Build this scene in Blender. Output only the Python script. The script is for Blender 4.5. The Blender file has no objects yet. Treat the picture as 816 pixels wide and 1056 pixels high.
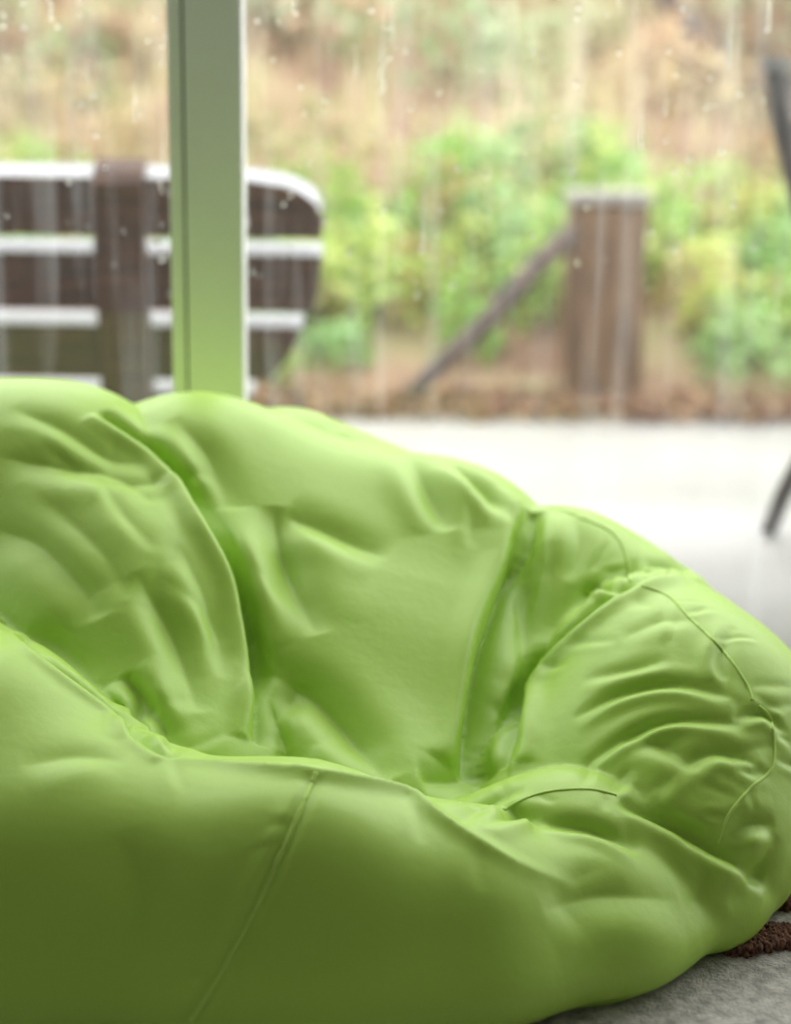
import bpy, bmesh, math, random, time
import numpy as np
from mathutils import Vector, Matrix, Euler
from mathutils.bvhtree import BVHTree
random.seed(3); rng=np.random.default_rng(5)
sc=bpy.context.scene
sc.view_settings.view_transform='Standard'
def link(o,parent=None):
    sc.collection.objects.link(o)
    if parent: o.parent=parent
    return o
def empty(name):
    return link(bpy.data.objects.new(name,None))
# =============================================================== materials
def principled(name,col,rough=.6,spec=.5,metal=0,noise=None,bump=None):
    m=bpy.data.materials.new(name); m.use_nodes=True
    nt=m.node_tree; b=nt.nodes["Principled BSDF"]
    b.inputs["Base Color"].default_value=(*col,1); b.inputs["Roughness"].default_value=rough
    b.inputs["Specular IOR Level"].default_value=spec; b.inputs["Metallic"].default_value=metal
    tc=nt.nodes.new("ShaderNodeTexCoord")
    if noise:
        mp=nt.nodes.new("ShaderNodeMapping"); mp.inputs["Scale"].default_value=noise[2]
        n=nt.nodes.new("ShaderNodeTexNoise"); n.inputs["Scale"].default_value=noise[0]; n.inputs["Detail"].default_value=6
        r=nt.nodes.new("ShaderNodeValToRGB"); a=noise[1]
        r.color_ramp.elements[0].position=.3; r.color_ramp.elements[1].position=.7
        r.color_ramp.elements[0].color=(*[c*(1-a) for c in col],1); r.color_ramp.elements[1].color=(*[min(1,c*(1+a)) for c in col],1)
        nt.links.new(tc.outputs["Object"],mp.inputs[0]); nt.links.new(mp.outputs[0],n.inputs["Vector"])
        nt.links.new(n.outputs[0],r.inputs[0]); nt.links.new(r.outputs[0],b.inputs["Base Color"])
    if bump:
        n=nt.nodes.new("ShaderNodeTexNoise"); n.inputs["Scale"].default_value=bump[0]; n.inputs["Detail"].default_value=5
        bp=nt.nodes.new("ShaderNodeBump"); bp.inputs["Strength"].default_value=bump[1]; bp.inputs["Distance"].default_value=bump[2]
        nt.links.new(tc.outputs["Object"],n.inputs["Vector"]); nt.links.new(n.outputs[0],bp.inputs["Height"])
        nt.links.new(bp.outputs[0],b.inputs["Normal"])
    return m
def attr_mat(name,rough=.6,transl=0.0):
    m=bpy.data.materials.new(name); m.use_nodes=True
    nt=m.node_tree; b=nt.nodes["Principled BSDF"]; b.inputs["Roughness"].default_value=rough
    a=nt.nodes.new("ShaderNodeAttribute"); a.attribute_name="Col"
    nt.links.new(a.outputs["Color"],b.inputs["Base Color"])
    if transl:
        t=nt.nodes.new("ShaderNodeBsdfTranslucent"); mx=nt.nodes.new("ShaderNodeMixShader"); mx.inputs[0].default_value=transl
        nt.links.new(a.outputs["Color"],t.inputs[0]); nt.links.new(b.outputs[0],mx.inputs[1]); nt.links.new(t.outputs[0],mx.inputs[2])
        nt.links.new(mx.outputs[0],nt.nodes["Material Output"].inputs[0])
    return m
# =============================================================== mesh helpers
def mesh_np(name,V,Q,smooth=True,cols=None):
    me=bpy.data.meshes.new(name)
    Q=np.asarray(Q)
    me.vertices.add(len(V)); me.vertices.foreach_set("co",np.asarray(V,np.float32).ravel())
    k=Q.shape[1]
    me.loops.add(len(Q)*k); me.loops.foreach_set("vertex_index",Q.astype(np.int32).ravel())
    me.polygons.add(len(Q)); me.polygons.foreach_set("loop_start",np.arange(0,len(Q)*k,k,dtype=np.int32))
    me.update(calc_edges=True); me.validate()
    if smooth: me.polygons.foreach_set("use_smooth",[True]*len(me.polygons))
    if cols is not None:
        a=me.attributes.new("Col",'FLOAT_COLOR','POINT')
        c=np.ones((len(V),4),np.float32); c[:,:3]=cols
        a.data.foreach_set("color",c.ravel())
    return me
def box(name,x0,x1,y0,y1,z0,z1,m,parent=None,bevel=0):
    bm=bmesh.new(); bmesh.ops.create_cube(bm,size=1)
    for v in bm.verts: v.co=Vector(((x0+x1)/2+v.co.x*(x1-x0),(y0+y1)/2+v.co.y*(y1-y0),(z0+z1)/2+v.co.z*(z1-z0)))
    if bevel: bmesh.ops.bevel(bm,geom=bm.edges[:],offset=bevel,segments=2,affect='EDGES')
    me=bpy.data.meshes.new(name); bm.to_mesh(me); bm.free(); me.materials.append(m)
    return link(bpy.data.objects.new(name,me),parent)
def tube(name,pts,rad,m,parent=None,seg=12):
    pts=[Vector(p) for p in pts]; n=len(pts)
    if not hasattr(rad,'__len__'): rad=[rad]*n
    bm=bmesh.new(); vs=[]
    for i,p in enumerate(pts):
        t=(pts[min(i+1,n-1)]-pts[max(i-1,0)]).normalized()
        ref=Vector((0,1,0)) if abs(t.y)<.9 else Vector((1,0,0))
        a=t.cross(ref).normalized(); b=a.cross(t).normalized()
        for j in range(seg):
            th=2*math.pi*j/seg
            vs.append(bm.verts.new(p+a*math.cos(th)*rad[i]+b*math.sin(th)*rad[i]))
    for i in range(n-1):
        for j in range(seg):
            bm.faces.new((vs[i*seg+j],vs[i*seg+(j+1)%seg],vs[(i+1)*seg+(j+1)%seg],vs[(i+1)*seg+j]))
    bm.faces.new(vs[:seg][::-1]); bm.faces.new(vs[-seg:])
    bmesh.ops.recalc_face_normals(bm,faces=bm.faces[:])
    for f in bm.faces: f.smooth=True
    me=bpy.data.meshes.new(name); bm.to_mesh(me); bm.free(); me.materials.append(m)
    return link(bpy.data.objects.new(name,me),parent)
def catmull(P,n=8):
    P=[Vector(p) for p in P]; out=[]
    for i in range(len(P)-1):
        p0=P[max(i-1,0)];p1=P[i];p2=P[i+1];p3=P[min(i+2,len(P)-1)]
        for k in range(n):
            t=k/n
            out.append(.5*((2*p1)+(p2-p0)*t+(2*p0-5*p1+4*p2-p3)*t*t+(3*p1-p0-3*p2+p3)*t**3))
    out.append(P[-1]); return out
# =============================================================== bean bag
h=0.0038
ox,oy,oz=-0.90,1.34,-0.03
nx,ny,nz=int(1.50/h),int(1.26/h),int(0.62/h)
X=(ox+h*np.arange(nx,dtype=np.float32))[:,None,None]
Y=(oy+h*np.arange(ny,dtype=np.float32))[None,:,None]
Z=(oz+h*np.arange(nz,dtype=np.float32))[None,None,:]
def cone(a,b,ra,rb):
    a=np.array(a,dtype=np.float32); b=np.array(b,dtype=np.float32); d=b-a
    L=float((d*d).sum())
    t=((X-a[0])*d[0]+(Y-a[1])*d[1]+(Z-a[2])*d[2])/L
    t=np.clip(t,0,1)
    q=np.sqrt((X-a[0]-t*d[0])**2+(Y-a[1]-t*d[1])**2+(Z-a[2]-t*d[2])**2)
    return q-(ra+(rb-ra)*t)
def smin(a,b,k):
    hh=np.clip(0.5+0.5*(b-a)/k,0,1)
    return b+(a-b)*hh-k*hh*(1-hh)
def smax(a,b,k): return -smin(-a,-b,k)
def chain(pts,k=0.06):
    F=None
    for p,q in zip(pts[:-1],pts[1:]):
        c=cone(p[:3],q[:3],p[3],q[3])
        F=c if F is None else smin(F,c,k)
    return F
def ell(c,r):
    k0=np.sqrt(((X-c[0])/r[0])**2+((Y-c[1])/r[1])**2+((Z-c[2])/r[2])**2)
    return (k0-1)*min(r)
base=ell((-.11,1.99,.045),(.53,.50,.055))
A=chain([(-.66,2.27,.345,.18),(-.47,2.26,.32,.183),(-.355,2.105,.205,.19),(-.255,1.865,.06,.17)],.08)
B=smin(chain([(-.28,2.32,.295,.19),(-.17,2.15,.145,.19),(-.06,1.88,.03,.14)],.1),chain([(.05,2.31,.215,.18),(.01,2.13,.10,.185),(.0,1.87,.025,.14)],.1),.10)
B=smin(B,cone((-.28,2.32,.285),(.05,2.31,.21),.185,.18),.08)
H=cone((-.16,2.40,.32),(.07,2.38,.24),.145,.135)
C=chain([(.22,2.27,.20,.15),(.34,2.25,.155,.135)])
C=smin(C,cone((.235,2.25,.18),(.13,1.98,.03),.15,.12),.06)
D=smin(chain([(.34,2.10,.16,.145),(.375,1.95,.125,.137),(.335,1.825,.075,.135)],.1),cone((.33,2.0,.13),(.19,1.88,.06),.15,.12),.08)
E=chain([(.05,1.745,.05,.085),(.19,1.75,.065,.1),(.32,1.75,.045,.10)])
Fr=chain([(-.62,1.98,.14,.19),(-.46,1.76,.14,.165),(-.30,1.665,.088,.14),(-.1,1.635,.078,.14),(.07,1.64,.042,.125),(.2,1.675,.03,.105),(.32,1.78,.03,.095),(.38,1.9,.04,.06)],.04)
Fr=smin(Fr,chain([(-.62,1.8,.05,.2),(-.4,1.64,.06,.165),(-.1,1.60,.05,.145),(.05,1.62,.04,.12)]),.05)
pl=(-(Y-1.500)*.93+(Z-.12)*.37)+.0*X
pl=pl-.03*np.clip(-(X+.25),0,1)
Fr=smax(Fr,pl-.012,.05)
F=smin(base,Fr,.04)
for g,k in ((B,.01),(H,.006),(C,.004),(A,.003),(D,.003),(E,.003)):
    F=smin(F,g,k)
del A,B,C,D,E,H,Fr,base,pl
k=.02
fl=-Z+.0065
hh=np.clip(0.5-0.5*(fl-F)/k,0,1)
F=(fl*(1-hh)+F*hh)+k*hh*(1-hh)
del hh
def surface_nets(F,o,h):
    S=F<0; n=F.shape; m=(n[0]-1,n[1]-1,n[2]-1)
    acc=np.zeros(m+(3,),np.float32); cnt=np.zeros(m,np.float32)
    for a in range(3):
        o1,o2=[b for b in range(3) if b!=a]
        for i in (0,1):
            for j in (0,1):
                sA=[None]*3
                sA[a]=slice(0,m[a]); sA[o1]=slice(i,i+m[o1]); sA[o2]=slice(j,j+m[o2])
                sB=list(sA); sB[a]=slice(1,1+m[a])
                fa=F[tuple(sA)]; fb=F[tuple(sB)]
                idx=np.nonzero(S[tuple(sA)]!=S[tuple(sB)])
                t=fa[idx]/(fa[idx]-fb[idx])
                p=np.zeros((len(t),3),np.float32)
                p[:,a]=t; p[:,o1]=i; p[:,o2]=j
                acc[idx]+=p; cnt[idx]+=1
    cells=np.nonzero(cnt>0)
    V=acc[cells]/cnt[cells][:,None]+np.stack(cells,1)
    V=V*h+np.array(o)
    ids=-np.ones(m,np.int32); ids[cells]=np.arange(len(V))
    faces=[]
    for a in range(3):
        b=(a+1)%3; c=(a+2)%3
        sA=[None]*3; sA[a]=slice(0,n[a]-1); sA[b]=slice(1,n[b]-1); sA[c]=slice(1,n[c]-1)
        sB=list(sA); sB[a]=slice(1,n[a])
        s0=S[tuple(sA)]; s1=S[tuple(sB)]
        idx=np.nonzero(s0!=s1); inside=s0[idx]
        g=[None]*3; g[a]=idx[a]; g[b]=idx[b]+1; g[c]=idx[c]+1
        def cell(db,dc):
            q=list(g); q[b]=g[b]+db; q[c]=g[c]+dc
            return ids[tuple(q)]
        Q=np.stack([cell(-1,-1),cell(0,-1),cell(0,0),cell(-1,0)],1).astype(np.int64)
        Q[~inside]=Q[~inside][:,::-1]
        faces.append(Q)
    return V,np.concatenate(faces)
V,Q=surface_nets(F,(ox,oy,oz),h)
E_=np.unique(np.sort(np.concatenate([Q[:,[0,1]],Q[:,[1,2]],Q[:,[2,3]],Q[:,[3,0]]]),1),axis=0)
deg=np.bincount(E_.ravel(),minlength=len(V)).astype(float)
def lap(V,it,w=.5):
    for _ in range(it):
        S=np.zeros_like(V)
        for c in range(V.shape[1]):
            S[:,c]=np.bincount(E_[:,0],V[E_[:,1],c],len(V))+np.bincount(E_[:,1],V[E_[:,0],c],len(V))
        V=V+w*(S/deg[:,None]-V)
    return V
def normals(V):
    n=np.cross(V[Q[:,2]]-V[Q[:,0]],V[Q[:,3]]-V[Q[:,1]])
    N=np.zeros_like(V)
    for k in range(4):
        for c in range(3): N[:,c]+=np.bincount(Q[:,k],n[:,c],len(V))
    return N/np.maximum(np.linalg.norm(N,axis=1)[:,None],1e-12)
V=lap(V.astype(float),4)
R=Matrix.Rotation(math.radians(76.3),4,'X')@Matrix.Rotation(math.radians(.8),4,'Z')
R3=R.to_3x3(); EYE=Vector((0,0,.9))
bvh=BVHTree.FromPolygons([Vector(v) for v in V],Q.tolist())
def parse(s): return [(float(a),float(b),0) for a,b in (p.split(",") for p in s.split())]
def guide(s,n=10):
    """tailor's guide line -> 3-D polyline lying on the bag surface"""
    P=[]
    for p in catmull(parse(s) if isinstance(s,str) else s,n):
        d=R3@Vector(((p.x-408)/1760,(528-p.y)/1760,-1)); d.normalize()
        hit=bvh.ray_cast(EYE,d)[0]
        if hit: P.append(np.array(hit))
    return np.array(P)
CREASE=[
(.013,.032,.6,"104,424 160,470 205,525 238,585 256,640 264,700 268,768"),
(.018,.034,.6,"552,528 532,590 506,665 492,740 484,800"),
(.014,.034,.45,"518,788 532,740 558,690 602,640 657,603 716,582"),
(.010,.016,.5,"0,640 60,688 110,728 150,765 180,782"),
(.011,.016,.4,"640,826 700,852 740,876 790,905"),
(.020,.014,0,"435,803 480,800 525,785"),
]
FOLDS=[
(.012,-.011,0,"150,782 200,786 265,792 330,800 415,818 450,842 482,862 540,894 600,916"),
(.024,.012,.5,"-10,470 60,480 120,490 160,520"),
(.026,.013,.5,"-10,545 40,560 85,605 100,640"),
(.018,.007,.6,"20,500 70,535 110,575 130,620"),
(.012,-.007,0,"110,445 160,485 205,550 232,610"),
(.022,.014,.6,"140,590 180,655 205,735"),
(.014,.006,.6,"185,560 215,630 228,700"),
(.011,.018,.8,"128,696 146,722 140,768"),
(.010,.013,.8,"146,715 166,745 178,776"),
(.024,.024,.7,"283,522 290,560 302,600 328,655"),
(.024,.014,.5,"292,528 335,545 400,575"),
(.020,.016,.6,"420,460 440,500 462,548"),
(.016,.013,.6,"470,480 500,505 530,545"),
(.026,.022,.6,"265,690 320,715 370,765 400,805"),
(.018,.016,.6,"305,700 290,740 285,775"),
(.012,.015,.6,"590,640 610,612 650,604 690,582"),
(.020,.012,.6,"562,560 545,620 528,690"),
(.018,.009,.6,"590,525 600,560 585,600"),
(.009,.009,.8,"590,742 640,715 700,705 762,722"),
(.008,.009,.8,"600,792 650,757 700,742 770,748"),
(.010,.005,.8,"600,700 650,690 690,680"),
(.008,.008,.8,"755,742 785,735 808,752"),
(.010,.008,.8,"700,790 740,775 785,790"),
(.008,.006,.8,"757,645 742,680 747,702"),
(.014,.004,.6,"640,660 680,640 720,640"),
(.010,.010,.8,"745,870 770,850 800,850"),
(.014,.008,.7,"640,760 690,770 730,800"),
(.010,.009,.8,"495,852 530,842 560,852"),
(.012,.008,.7,"470,850 505,828 540,812"),
(.010,.009,.7,"560,850 610,855 660,880"),
(.018,.005,.6,"20,790 80,778 130,785"),
(.022,.008,.6,"560,940 620,922 700,928"),
(.015,.009,.6,"800,860 785,900 750,935"),
(.020,.010,.6,"180,430 215,470 235,530"),
(.018,.009,.6,"10,420 60,440 110,470 150,480"),
(.016,.005,.6,"30,650 60,665 100,700"),
(.03,.006,.6,"120,860 150,930 140,1000"),
(.006,.0035,.5,"324,800 309,832 286,880 258,940 224,1005 193,1060"),
(.006,.0025,.3,"330,800 316,832 294,880 266,940 232,1005 202,1060"),
]
SEAMS=["326,797 312,830 290,880 262,940 228,1005 197,1054","566,523 600,534 632,550 645,572 650,600","662,604 690,615 712,638 745,670 770,705 776,722","783,728 796,745 797,790 775,812 752,840 740,870","520,835 545,822 575,815 610,814 636,820"]
prng=random.Random(11)
def puckers(s,n,lmin,lmax,w,d,ang=1.1,both=True):
    pts=catmull(parse(s),10)
    for _ in range(n):
        i=prng.randrange(1,len(pts)-1)
        t=(pts[i+1]-pts[i-1]).normalized()
        sgn=prng.choice((-1,1)) if both else 1
        a=math.atan2(t.y,t.x)+sgn*prng.uniform(ang-.35,ang+.35)
        L=prng.uniform(lmin,lmax); bend=prng.uniform(-.3,.3)
        p0=pts[i]; p1=p0+Vector((math.cos(a),math.sin(a),0))*L*.5; p2=p1+Vector((math.cos(a+bend),math.sin(a+bend),0))*L*.5
        FOLDS.append((w*prng.uniform(.7,1.3),d*prng.uniform(.5,1.3),.6,[(p0.x,p0.y,0),(p1.x,p1.y,0),(p2.x,p2.y,0)]))
puckers(CREASE[0][3],7,60,130,.012,.0030,.6)
puckers(CREASE[1][3],4,50,110,.011,.0025,.5)
puckers(CREASE[2][3],8,30,90,.009,.0030,.9)
puckers(CREASE[3][3],4,30,80,.010,.0025,.9)
puckers(CREASE[4][3],6,30,70,.008,.0025,1.0)
puckers(FOLDS[0][3],6,30,80,.010,.0020,.9)
puckers(SEAMS[0],8,15,45,.006,.0012)
puckers(SEAMS[1],8,15,50,.0055,.0020)
puckers(SEAMS[2],12,20,60,.0055,.0025)
puckers(SEAMS[3],12,20,55,.0055,.0025)
puckers(SEAMS[4],8,15,40,.0055,.0020)
puckers("0,440 60,455 130,520 170,600",6,60,130,.013,.0035,.5)
puckers("330,440 420,470 520,510",5,50,110,.013,.0035,1.3)
NV=normals(V)
for fi,(wd,dp,asy,s) in enumerate(CREASE+FOLDS):
    P=guide(s)
    if len(P)<4: continue
    lo=P.min(0)-wd*4; hi=P.max(0)+wd*4
    idx=np.nonzero(((V>lo)&(V<hi)).all(1))[0]
    if len(idx)==0: continue
    a=P[:-1]; b=P[1:]; d=b-a; L2=(d*d).sum(1)
    ok=(L2<.0016)&(L2>1e-10)
    if ok.sum()<3: continue
    a=a[ok]; d=d[ok]; L2=L2[ok]
    p=V[idx]
    ap=p[:,None,:]-a[None]
    t=np.clip((ap*d[None]).sum(2)/L2[None],0,1)
    q=ap-t[...,None]*d[None]
    D2=(q*q).sum(2); j=D2.argmin(1); r=np.arange(len(idx))
    dist=np.sqrt(D2[r,j]); u=(j+t[r,j])/len(d)
    nn=NV[idx]
    side=np.cross(d[j],nn); side/=np.maximum(np.linalg.norm(side,axis=1)[:,None],1e-9)
    sgd=(q[r,j]*side).sum(1)
    sg=dist*np.clip(sgd/np.maximum(dist,1e-6)*3,-1,1)
    tap=np.clip(np.sin(np.pi*np.clip(u,0,1)),0,1)
    if fi<len(CREASE) or wd==.006: tap=tap**.35
    # pinched groove: sharper at the bottom than a plain gaussian
    g=.55*np.exp(-(dist/wd)**2)+.45*np.exp(-dist/(wd*.45))
    prof=-g+asy*.8*np.exp(-((sg-1.8*wd)/(1.1*wd))**2)+asy*.25*np.exp(-((sg+2.0*wd)/(1.3*wd))**2)
    V[idx]+=nn*(prof*dp*tap)[:,None]
V=lap(V,1,.35)
V[:,2]=np.maximum(V[:,2],.0065)
nyl=principled("green_nylon",(.42,.655,.095),.46,.45,bump=(60,.18,.003))
me=mesh_np("bean_bag_cover",V,Q); me.materials.append(nyl)
bag=link(bpy.data.objects.new("bean_bag_chair",me))
bvh=BVHTree.FromPolygons([Vector(v) for v in V],Q.tolist())
thread=principled("seam_piping",(.50,.74,.14),.6,.4)
for i,s in enumerate(SEAMS):
    P=[Vector(p) for p in guide(s,14)]
    P=[p-bvh.find_nearest(p)[1]*.0006 for p in P]
    tube("seam_%d"%i,P,.0030 if i==0 else .0022,thread,bag,8)

# =============================================================== room
wallm=principled("wall_paint",(.56,.56,.54),.8,noise=(4,.04,(1,1,1)))
floorm=principled("floor_stone",(.36,.35,.33),.6,noise=(9,.25,(1,1,1)),bump=(60,.3,.003))
box("floor",-3,3,-3,2.66,-.1,0,floorm)
box("ceiling",-3,3,-3,2.66,2.5,2.6,wallm)
box("wall_left",-3.1,-3,-3,2.66,-.1,2.6,wallm)
box("wall_right",3,3.1,-3,2.66,-.1,2.6,wallm)
box("wall_back",-3.1,3.1,-3.1,-3,-.1,2.6,wallm)
rugm=principled("rug_pile",(.46,.44,.40),.95,.1,noise=(70,.35,(1,1,1)),bump=(260,.9,.004))
rug=box("area_rug",-1.3,1.5,1.0,2.45,0.0005,.006,rugm,bevel=.002)
tv=[];tq=[];tc_=[]
bm=bmesh.new(); bmesh.ops.create_icosphere(bm,subdivisions=1,radius=1)
bmv=np.array([v.co[:] for v in bm.verts]); bmf=np.array([[v.index for v in f.verts] for f in bm.faces]); bm.free()
strokes=[[(.375,1.69),(.43,1.71),(.55,1.70),(.75,1.72),(1.0,1.68)],[(.455,1.80),(.50,1.80),(.57,1.82),(.66,1.80)],[(.55,1.67),(.62,1.60),(.75,1.56)],[(.55,1.45),(.7,1.4),(.9,1.43)]]
for s in strokes:
    for p in catmull([(a,b,0) for a,b in s],30):
        for _ in range(38):
            r=rng.uniform(.0018,.004)
            c=np.array([p.x+rng.normal(0,.010),p.y+rng.uniform(-.022,.022),.0065+rng.uniform(.0,.008)])
            tq.append(bmf+len(tv)*len(bmv)); tv.append(bmv*r*np.array([1,1,1.5])+c)
            tc_.append(np.tile(np.array([.18,.085,.055])*rng.uniform(.5,1.4),(len(bmv),1)))
me=mesh_np("tufted_motif",np.concatenate(tv),np.concatenate(tq),True,np.concatenate(tc_)); me.materials.append(attr_mat("brown_shag",.95))
link(bpy.data.objects.new("tufted_motif",me),rug)
# window
win=empty("window_1")
alum=principled("powder_coated_frame",(.90,.90,.91),.45)
gask=principled("rubber_gasket",(.05,.055,.06),.6)
box("mullion",-.320,-.235,2.585,2.655,.0,2.5,alum,win,.003)
box("sash_edge",-.344,-.3235,2.586,2.65,.0,2.5,alum,win,.002)
box("gasket",-.3240,-.3195,2.592,2.65,.0,2.5,gask,win)
box("head_rail",-3,3,2.59,2.65,2.42,2.5,alum,win,.004)
box("threshold",-3,3,2.60,2.66,-.02,.003,alum,win)
for i,x in enumerate((-2.9,-1.7,1.15,2.85)):
    box("jamb_%d"%i,x,x+.08,2.59,2.65,0,2.5,alum,win,.004)
gm=bpy.data.materials.new("wet_window_glass"); gm.use_nodes=True; nt=gm.node_tree; nt.nodes.clear()
out=nt.nodes.new("ShaderNodeOutputMaterial"); tr=nt.nodes.new("ShaderNodeBsdfTransparent"); gl=nt.nodes.new("ShaderNodeBsdfGlossy"); gl.inputs["Roughness"].default_value=.02
df=nt.nodes.new("ShaderNodeBsdfTranslucent"); df.inputs[0].default_value=(.9,.93,.92,1)
m1=nt.nodes.new("ShaderNodeMixShader"); m2=nt.nodes.new("ShaderNodeMixShader"); m1.inputs[0].default_value=.04
tc=nt.nodes.new("ShaderNodeTexCoord"); mp=nt.nodes.new("ShaderNodeMapping"); mp.inputs["Scale"].default_value=(18,1,1.0)
ns=nt.nodes.new("ShaderNodeTexNoise"); ns.inputs["Scale"].default_value=1.5; ns.inputs["Detail"].default_value=4
rp=nt.nodes.new("ShaderNodeMapRange"); rp.inputs[1].default_value=.48; rp.inputs[2].default_value=.75; rp.inputs[3].default_value=.022; rp.inputs[4].default_value=.15
nt.links.new(tc.outputs["Object"],mp.inputs[0]); nt.links.new(mp.outputs[0],ns.inputs["Vector"]); nt.links.new(ns.outputs[0],rp.inputs[0])
nt.links.new(tr.outputs[0],m1.inputs[1]); nt.links.new(gl.outputs[0],m1.inputs[2])
nt.links.new(rp.outputs[0],m2.inputs[0]); nt.links.new(m1.outputs[0],m2.inputs[1]); nt.links.new(df.outputs[0],m2.inputs[2]); nt.links.new(m2.outputs[0],out.inputs[0])
me=mesh_np("glass_pane",[(-2.95,2.625,0),(2.95,2.625,0),(2.95,2.625,2.45),(-2.95,2.625,2.45)],[[0,1,2,3]],False); me.materials.append(gm)
link(bpy.data.objects.new("glass_pane",me),win)
bm=bmesh.new(); bmesh.ops.create_icosphere(bm,subdivisions=2,radius=1)
dv=np.array([v.co[:] for v in bm.verts]); dfc=np.array([[v.index for v in f.verts] for f in bm.faces]); bm.free()
tv=[];tq=[]
for i in range(500):
    x=rng.uniform(-1.0,1.0); z=rng.uniform(.6,1.35); r=rng.uniform(.0010,.0036)
    if i<40: x=-.35+abs(rng.normal(0,.012))*-1
    s=np.array([r,r*.4,r*rng.uniform(1,1.8)])
    n=1
    if rng.random()<.09: n=int(rng.uniform(4,14))
    for k in range(n):
        tq.append(dfc+len(tv)*len(dv)); tv.append(dv*s*(1-.6*k/max(n,2))+np.array([x+rng.normal(0,.0008),2.6265,z+k*r*2.6]))
me=mesh_np("rain_droplets",np.concatenate(tv),np.concatenate(tq)); gw=principled("rain_water",(1,1,1),.0); gw.node_tree.nodes["Principled BSDF"].inputs["Transmission Weight"].default_value=1; gw.node_tree.nodes["Principled BSDF"].inputs["IOR"].default_value=1.33
me.materials.append(gw); link(bpy.data.objects.new("rain_droplets",me),win)
# =============================================================== outdoors
patm=principled("wet_patio_stone",(.42,.405,.385),.4,noise=(1.6,.12,(1,1,1)),bump=(30,.2,.004))
N=60
pv=[];pq=[]
for i,x in enumerate(np.linspace(-6,6,N+1)):
    ye=4.83+.05*math.sin(x*2.3)+.03*math.sin(x*7)
    pv+= [(x,2.66,0),(x,ye,0),(x,ye,-.1),(x,2.66,-.1)]
for i in range(N):
    a=i*4;b=a+4
    for j in range(4): pq.append((a+j,b+j,b+(j+1)%4,a+(j+1)%4))
me=mesh_np("patio",pv,pq,False); me.materials.append(patm); link(bpy.data.objects.new("patio",me))
garden=empty("garden_bank")
def hz(x,y):
    return np.maximum(0,(y-5.25))*.42+.06*np.sin(x*1.7+y)*np.clip(y-5.2,0,1)+.05*np.sin(3.1*x-2*y)*np.clip(y-5.2,0,1)-.02
gx=np.linspace(-7,7,120); gy=np.linspace(4.6,14,90)
GX,GY=np.meshgrid(gx,gy,indexing='ij'); GZ=hz(GX,GY)
gv=np.stack([GX,GY,GZ],-1).reshape(-1,3)
ii,jj=np.meshgrid(np.arange(119),np.arange(89),indexing='ij'); a=(ii*90+jj).ravel()
gq=np.stack([a,a+90,a+91,a+1],1)
hm=bpy.data.materials.new("garden_bank_soil"); hm.use_nodes=True; nt=hm.node_tree; b=nt.nodes["Principled BSDF"]; b.inputs["Roughness"].default_value=.9
tc=nt.nodes.new("ShaderNodeTexCoord"); ns=nt.nodes.new("ShaderNodeTexNoise"); ns.inputs["Scale"].default_value=2.2; ns.inputs["Detail"].default_value=7
rp=nt.nodes.new("ShaderNodeValToRGB"); cr=rp.color_ramp
cr.elements[0].position=.3; cr.elements[0].color=(.12,.07,.04,1); cr.elements[1].position=.7; cr.elements[1].color=(.20,.26,.09,1)
e=cr.elements.new(.45); e.color=(.28,.17,.11,1); e=cr.elements.new(.57); e.color=(.34,.26,.15,1)
nt.links.new(tc.outputs["Object"],ns.inputs["Vector"]); nt.links.new(ns.outputs[0],rp.inputs[0]); nt.links.new(rp.outputs[0],b.inputs["Base Color"])
me=mesh_np("ground",gv,gq); me.materials.append(hm); link(bpy.data.objects.new("ground",me),garden)
def leaves(name,C,L,W,cols,transl=.35,up=False):
    n=len(C)
    if up:
        d=np.stack([rng.normal(0,.18,n),rng.normal(0,.18,n),np.ones(n)],1)
    else:
        d=rng.normal(0,1,(n,3)); d[:,2]=d[:,2]*.5+.25
    d/=np.linalg.norm(d,axis=1)[:,None]
    s=np.cross(d,rng.normal(0,1,(n,3))); s/=np.linalg.norm(s,axis=1)[:,None]
    L=L[:,None];W=W[:,None]
    nn=np.cross(d,s)
    v=np.stack([C,C+d*L*.5+s*W+nn*L*.08,C+d*L,C+d*L*.5-s*W+nn*L*.08],1).reshape(-1,3)
    q=np.arange(n*4).reshape(-1,4)
    me=mesh_np(name,v,q,False,np.repeat(np.clip(cols,0,.9),4,axis=0)); me.materials.append(attr_mat(name+"_mat",.5,transl))
    return link(bpy.data.objects.new(name,me),garden)
def pal(n,cs,var=.25):
    c=np.array(cs)[rng.integers(0,len(cs),n)]
    return c*rng.uniform(1-var,1+var,(n,1))
def clumps(nc,xr,yr,hr,rr,per,cs,var=.2):
    P=[];Cc=[]
    for i in range(nc):
        x=rng.uniform(*xr);y=rng.uniform(*yr);r=rng.uniform(*rr);hh=rng.uniform(*hr)
        if .3<x<1.0 and y<5.62: y=5.75+rng.uniform(0,.4)
        q=rng.normal(0,1,(per,3)); q/=np.linalg.norm(q,axis=1)[:,None]; q*=rng.uniform(.5,1,(per,1))
        q[:,2]=np.abs(q[:,2])
        c=np.array([x,y,float(hz(np.array(x),np.array(y)))])
        P.append(c+q*np.array([r,r,hh]))
        base=np.array(cs)[rng.integers(0,len(cs))]
        Cc.append(.75*base+.25*pal(per,cs,var))
    return np.concatenate(P),np.concatenate(Cc)
P,Cc=clumps(300,(-3.2,3.6),(5.3,6.5),(.10,.36),(.10,.28),150,[(.30,.56,.10),(.48,.70,.20),(.12,.24,.06),(.70,.76,.24),(.36,.58,.24),(.45,.64,.14),(.58,.42,.18),(.64,.62,.30)])
n=len(P); leaves("green_undergrowth",P,rng.uniform(.03,.08,n),rng.uniform(.010,.022,n),Cc)
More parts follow.
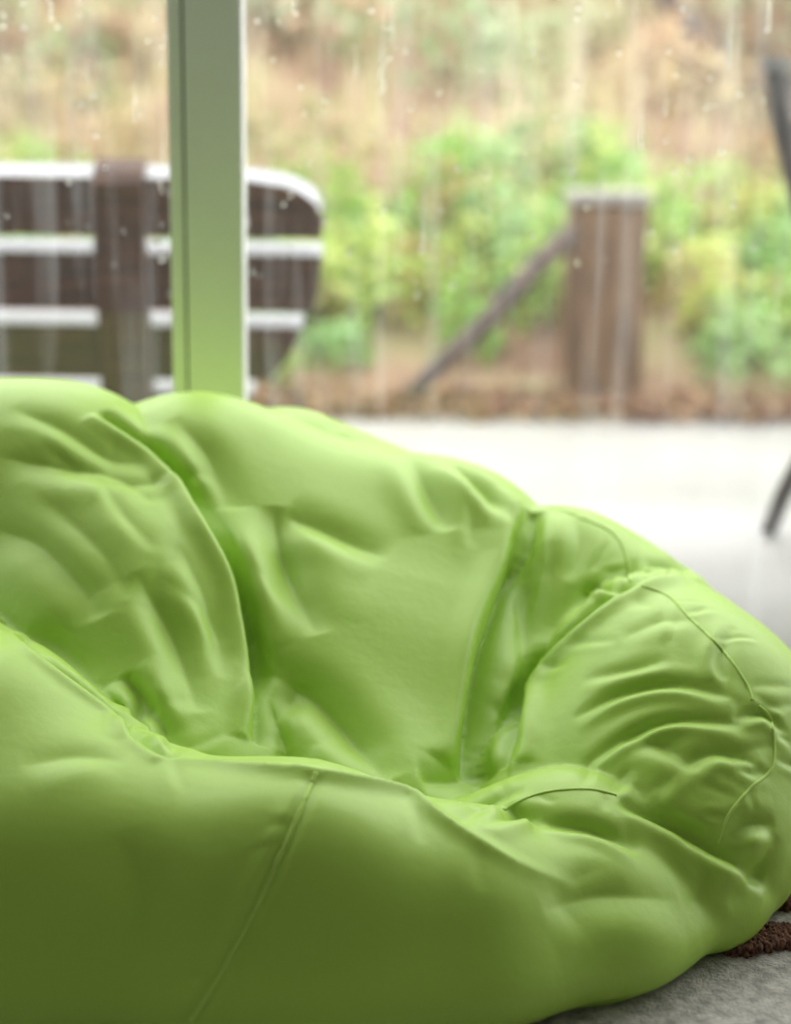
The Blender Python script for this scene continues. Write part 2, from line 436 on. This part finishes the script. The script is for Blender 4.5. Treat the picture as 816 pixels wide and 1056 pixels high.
P,Cc=clumps(100,(-5,5),(7.3,11),(.3,.8),(.2,.5),160,[(.34,.46,.22),(.48,.56,.32),(.22,.34,.14),(.58,.58,.36),(.60,.64,.46)])
n=len(P); leaves("hillside_shrubs",P,rng.uniform(.05,.12,n),rng.uniform(.015,.035,n),Cc)
P,Cc=clumps(175,(-5,5),(6.3,10),(.15,.5),(.2,.5),130,[(.46,.26,.16),(.58,.39,.24),(.20,.11,.07),(.62,.50,.30),(.62,.41,.29),(.14,.09,.06),(.42,.42,.20),(.54,.44,.24)])
n=len(P); leaves("russet_bracken",P,rng.uniform(.05,.12,n),rng.uniform(.012,.03,n),Cc)
n=6000
x=rng.uniform(-5,5,n); y=rng.uniform(6.2,10.5,n)
P=np.stack([x,y,hz(x,y)],1)
leaves("dry_grass",P,rng.uniform(.2,.5,n),rng.uniform(.003,.008,n),pal(n,[(.66,.56,.36),(.58,.46,.30),(.50,.54,.28),(.72,.64,.46)]),up=True)
n=4500
x=rng.uniform(-4,4,n); y=4.80+np.abs(rng.normal(0,.2,n))
P=np.stack([x,y,np.maximum(hz(x,y),0)+rng.uniform(0.004,.03,n)],1)
leaves("fallen_leaves",P,rng.uniform(.03,.07,n),rng.uniform(.01,.022,n),pal(n,[(.30,.15,.08),(.22,.12,.07),(.42,.28,.14),(.14,.09,.06)]))
bark=principled("wet_bark",(.09,.06,.045),.6,noise=(20,.4,(1,1,.2)),bump=(40,.6,.01))
tube("fallen_branch",catmull([(.95,7.6,1.55),(1.1,7.4,1.32),(1.3,7.3,1.08),(1.55,7.2,.88)]),[.05]*25,bark,garden)
P=catmull([(.53,5.26,.50),(.43,5.2,.42),(.28,5.12,.26),(.12,5.03,.12),(.04,5.0,.03)])
tube("leaning_branch",P,list(np.linspace(.036,.026,len(P))),bark,garden)
postm=principled("weathered_post_wood",(.19,.115,.065),.6,noise=(9,.55,(6,6,.6)),bump=(25,.8,.01))
post=empty("wooden_post")
bm=bmesh.new(); bmesh.ops.create_cube(bm,size=1)
for v in bm.verts: v.co=Vector((.645+v.co.x*.24,5.40+v.co.y*.2,.28+v.co.z*.62))
bmesh.ops.bevel(bm,geom=bm.edges[:],offset=.012,segments=2,affect='EDGES')
bmesh.ops.subdivide_edges(bm,edges=[e for e in bm.edges if e.calc_length()>.3],cuts=6)
for v in bm.verts: v.co+=Vector((math.sin(v.co.z*13)*.004,math.sin(v.co.z*9)*.004,0))
me=bpy.data.meshes.new("shaft"); bm.to_mesh(me); bm.free(); me.materials.append(postm); link(bpy.data.objects.new("shaft",me),post)
box("cap",.516,.774,5.28,5.52,.588,.622,principled("wet_cap_wood",(.36,.34,.31),.3,noise=(8,.2,(1,1,1))),post,.008)
# ------------------------------------------------ bench
bench=empty("garden_bench")
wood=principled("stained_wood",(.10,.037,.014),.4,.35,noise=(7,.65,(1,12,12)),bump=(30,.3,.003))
edge=principled("wet_edge_sky_sheen",(.52,.52,.54),.25)  # pale grey paints the sky's reflection onto the wet slat tops
tilt=math.radians(28); up=Vector((0,-math.sin(tilt),math.cos(tilt))); nb=Vector((0,math.cos(tilt),math.sin(tilt)))
O=Vector((0,3.55,.206))
def board(name,poly,w0,t=.055):
    bm=bmesh.new()
    fr=[bm.verts.new(O+Vector((u,0,0))+up*(w0+w)) for u,w in poly]
    bk=[bm.verts.new(v.co+nb*t) for v in fr]
    n=len(fr)
    bm.faces.new(fr); bm.faces.new(bk[::-1])
    for i in range(n): bm.faces.new((fr[i],bk[i],bk[(i+1)%n],fr[(i+1)%n]))
    bmesh.ops.recalc_face_normals(bm,faces=bm.faces[:])
    bmesh.ops.bevel(bm,geom=[e for e in bm.edges],offset=.003,segments=1,affect='EDGES')
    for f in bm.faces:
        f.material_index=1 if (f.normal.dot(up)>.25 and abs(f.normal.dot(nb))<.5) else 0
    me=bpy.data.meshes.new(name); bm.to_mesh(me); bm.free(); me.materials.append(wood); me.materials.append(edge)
    return link(bpy.data.objects.new(name,me),bench)
XL=-1.75; hgt=.133
def mir(r):
    cxm=(XL-.153)/2
    return r+[(2*cxm-u,w) for u,w in r][::-1]
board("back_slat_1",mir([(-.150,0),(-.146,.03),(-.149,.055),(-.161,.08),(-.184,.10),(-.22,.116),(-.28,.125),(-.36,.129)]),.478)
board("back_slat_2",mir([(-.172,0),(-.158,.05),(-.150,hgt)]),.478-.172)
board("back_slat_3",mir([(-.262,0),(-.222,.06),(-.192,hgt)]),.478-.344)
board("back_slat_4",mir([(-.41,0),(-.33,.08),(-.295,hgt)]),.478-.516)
for i,x in enumerate((-.545,-1.36)):
    bm=bmesh.new()
    outer=[(-.045,-.18),(-.052,-.1),(-.05,.2),(-.045,.45),(-.042,.58),(-.03,.610),(0,.622),(.05,.624)]
    inner=[(-.005,-.18),(-.004,-.1),(-.002,.2),(-.001,.45),(-.001,.60),(.002,.607),(.01,.608),(.05,.608)]
    ring=outer+inner[::-1]
    L=[];Rr=[]
    for (nn,ww) in ring:
        hw=.048+.010*(.6-ww)
        L.append(bm.verts.new(O+Vector((x-hw+.05*(ww-.3),0,0))+up*ww+nb*nn)); Rr.append(bm.verts.new(O+Vector((x+hw+.05*(ww-.3),0,0))+up*ww+nb*nn))
    n=len(ring)
    for j in range(n): bm.faces.new((L[j],Rr[j],Rr[(j+1)%n],L[(j+1)%n]))
    k=len(outer)
    for j in range(k-1):
        bm.faces.new((L[j],L[j+1],L[n-2-j],L[n-1-j])); bm.faces.new((Rr[j+1],Rr[j],Rr[n-1-j],Rr[n-2-j]))
    bmesh.ops.recalc_face_normals(bm,faces=bm.faces[:])
    me=bpy.data.meshes.new("back_brace_%d"%i); bm.to_mesh(me); bm.free(); me.materials.append(wood); o=link(bpy.data.objects.new("back_brace_%d"%i,me),bench)
    md=o.modifiers.new("b",'BEVEL'); md.width=.008; md.segments=2
    box("rear_leg_%d"%i,x-.045,x+.045,3.60,3.68,0,.40,wood,bench,.008)
    box("front_leg_%d"%i,x-.045,x+.045,3.98,4.06,0,.40,wood,bench,.008)
    box("seat_bearer_%d"%i,x-.03,x+.03,3.60,4.06,.33,.40,wood,bench,.006)
for i in range(4):
    box("seat_slat_%d"%i,XL+.1,-.42,3.66+i*.12,3.76+i*.12,.40,.435,wood,bench,.006)
# ------------------------------------------------ outdoor chair at right
ch=empty("outdoor_chair")
dk=principled("dark_chair_timber",(.035,.022,.018),.4,noise=(20,.4,(1,1,1)))
for i,y in enumerate((0,.5)):
    P=catmull([(-.05,y,.975),(-.035,y,.88),(-.005,y,.78),(.035,y,.66),(.12,y,.46),(.17,y,.36)])
    tube("back_post_%d"%i,P,[.022]*len(P),dk,ch)
    P=catmull([(.19,y,.42),(.12,y,.30),(.035,y,.12),(.005,y,.03),(0,y,0.008)])
    tube("rear_leg_%d"%i,P,.018,dk,ch)
    P=catmull([(.52,y,.42),(.57,y,.2),(.62,y,.006)])
    tube("front_leg_%d"%i,P,.018,dk,ch)
    box("arm_%d"%i,.06,.60,y-.03,y+.03,.64,.665,dk,ch,.006)
    tube("arm_post_%d"%i,[(.56,y,.64),(.54,y,.42)],.018,dk,ch)
    box("side_rail_%d"%i,.14,.58,y-.015,y+.015,.38,.43,dk,ch,.004)
for i in range(5):
    z=.50+i*.092; xx=np.interp(z,[.46,.66,.78,.88,.975],[.12,.035,-.005,-.035,-.05])
    box("back_slat_%d"%i,xx-.008,xx+.012,0,.5,z,z+.086,dk,ch,.004)
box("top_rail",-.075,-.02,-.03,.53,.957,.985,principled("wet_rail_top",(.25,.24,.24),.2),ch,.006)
for i in range(5): box("seat_slat_%d"%i,.17+i*.08,.24+i*.08,0,.5,.43,.45,dk,ch,.004)
ch.location=(.795,3.52,0); ch.rotation_euler=(0,0,math.radians(-24))
# =============================================================== light
w=bpy.data.worlds.new("overcast_sky"); sc.world=w; w.use_nodes=True
w.node_tree.nodes["Background"].inputs[0].default_value=(.98,1,.99,1)
w.node_tree.nodes["Background"].inputs[1].default_value=3.95
ld=bpy.data.lights.new("portal",'AREA'); ld.shape='RECTANGLE'; ld.size=6; ld.size_y=2.5; ld.cycles.is_portal=True
lo=link(bpy.data.objects.new("window_portal",ld)); lo.location=(0,2.67,1.25); lo.rotation_euler=(math.radians(-90),0,0)
# =============================================================== camera
cd=bpy.data.cameras.new("camera"); cam=link(bpy.data.objects.new("camera",cd)); sc.camera=cam
cd.lens=60; cd.sensor_width=36
cam.matrix_world=Matrix.Translation((0,0,.9))@R
cd.dof.use_dof=True; cd.dof.focus_distance=1.87; cd.dof.aperture_fstop=1.75
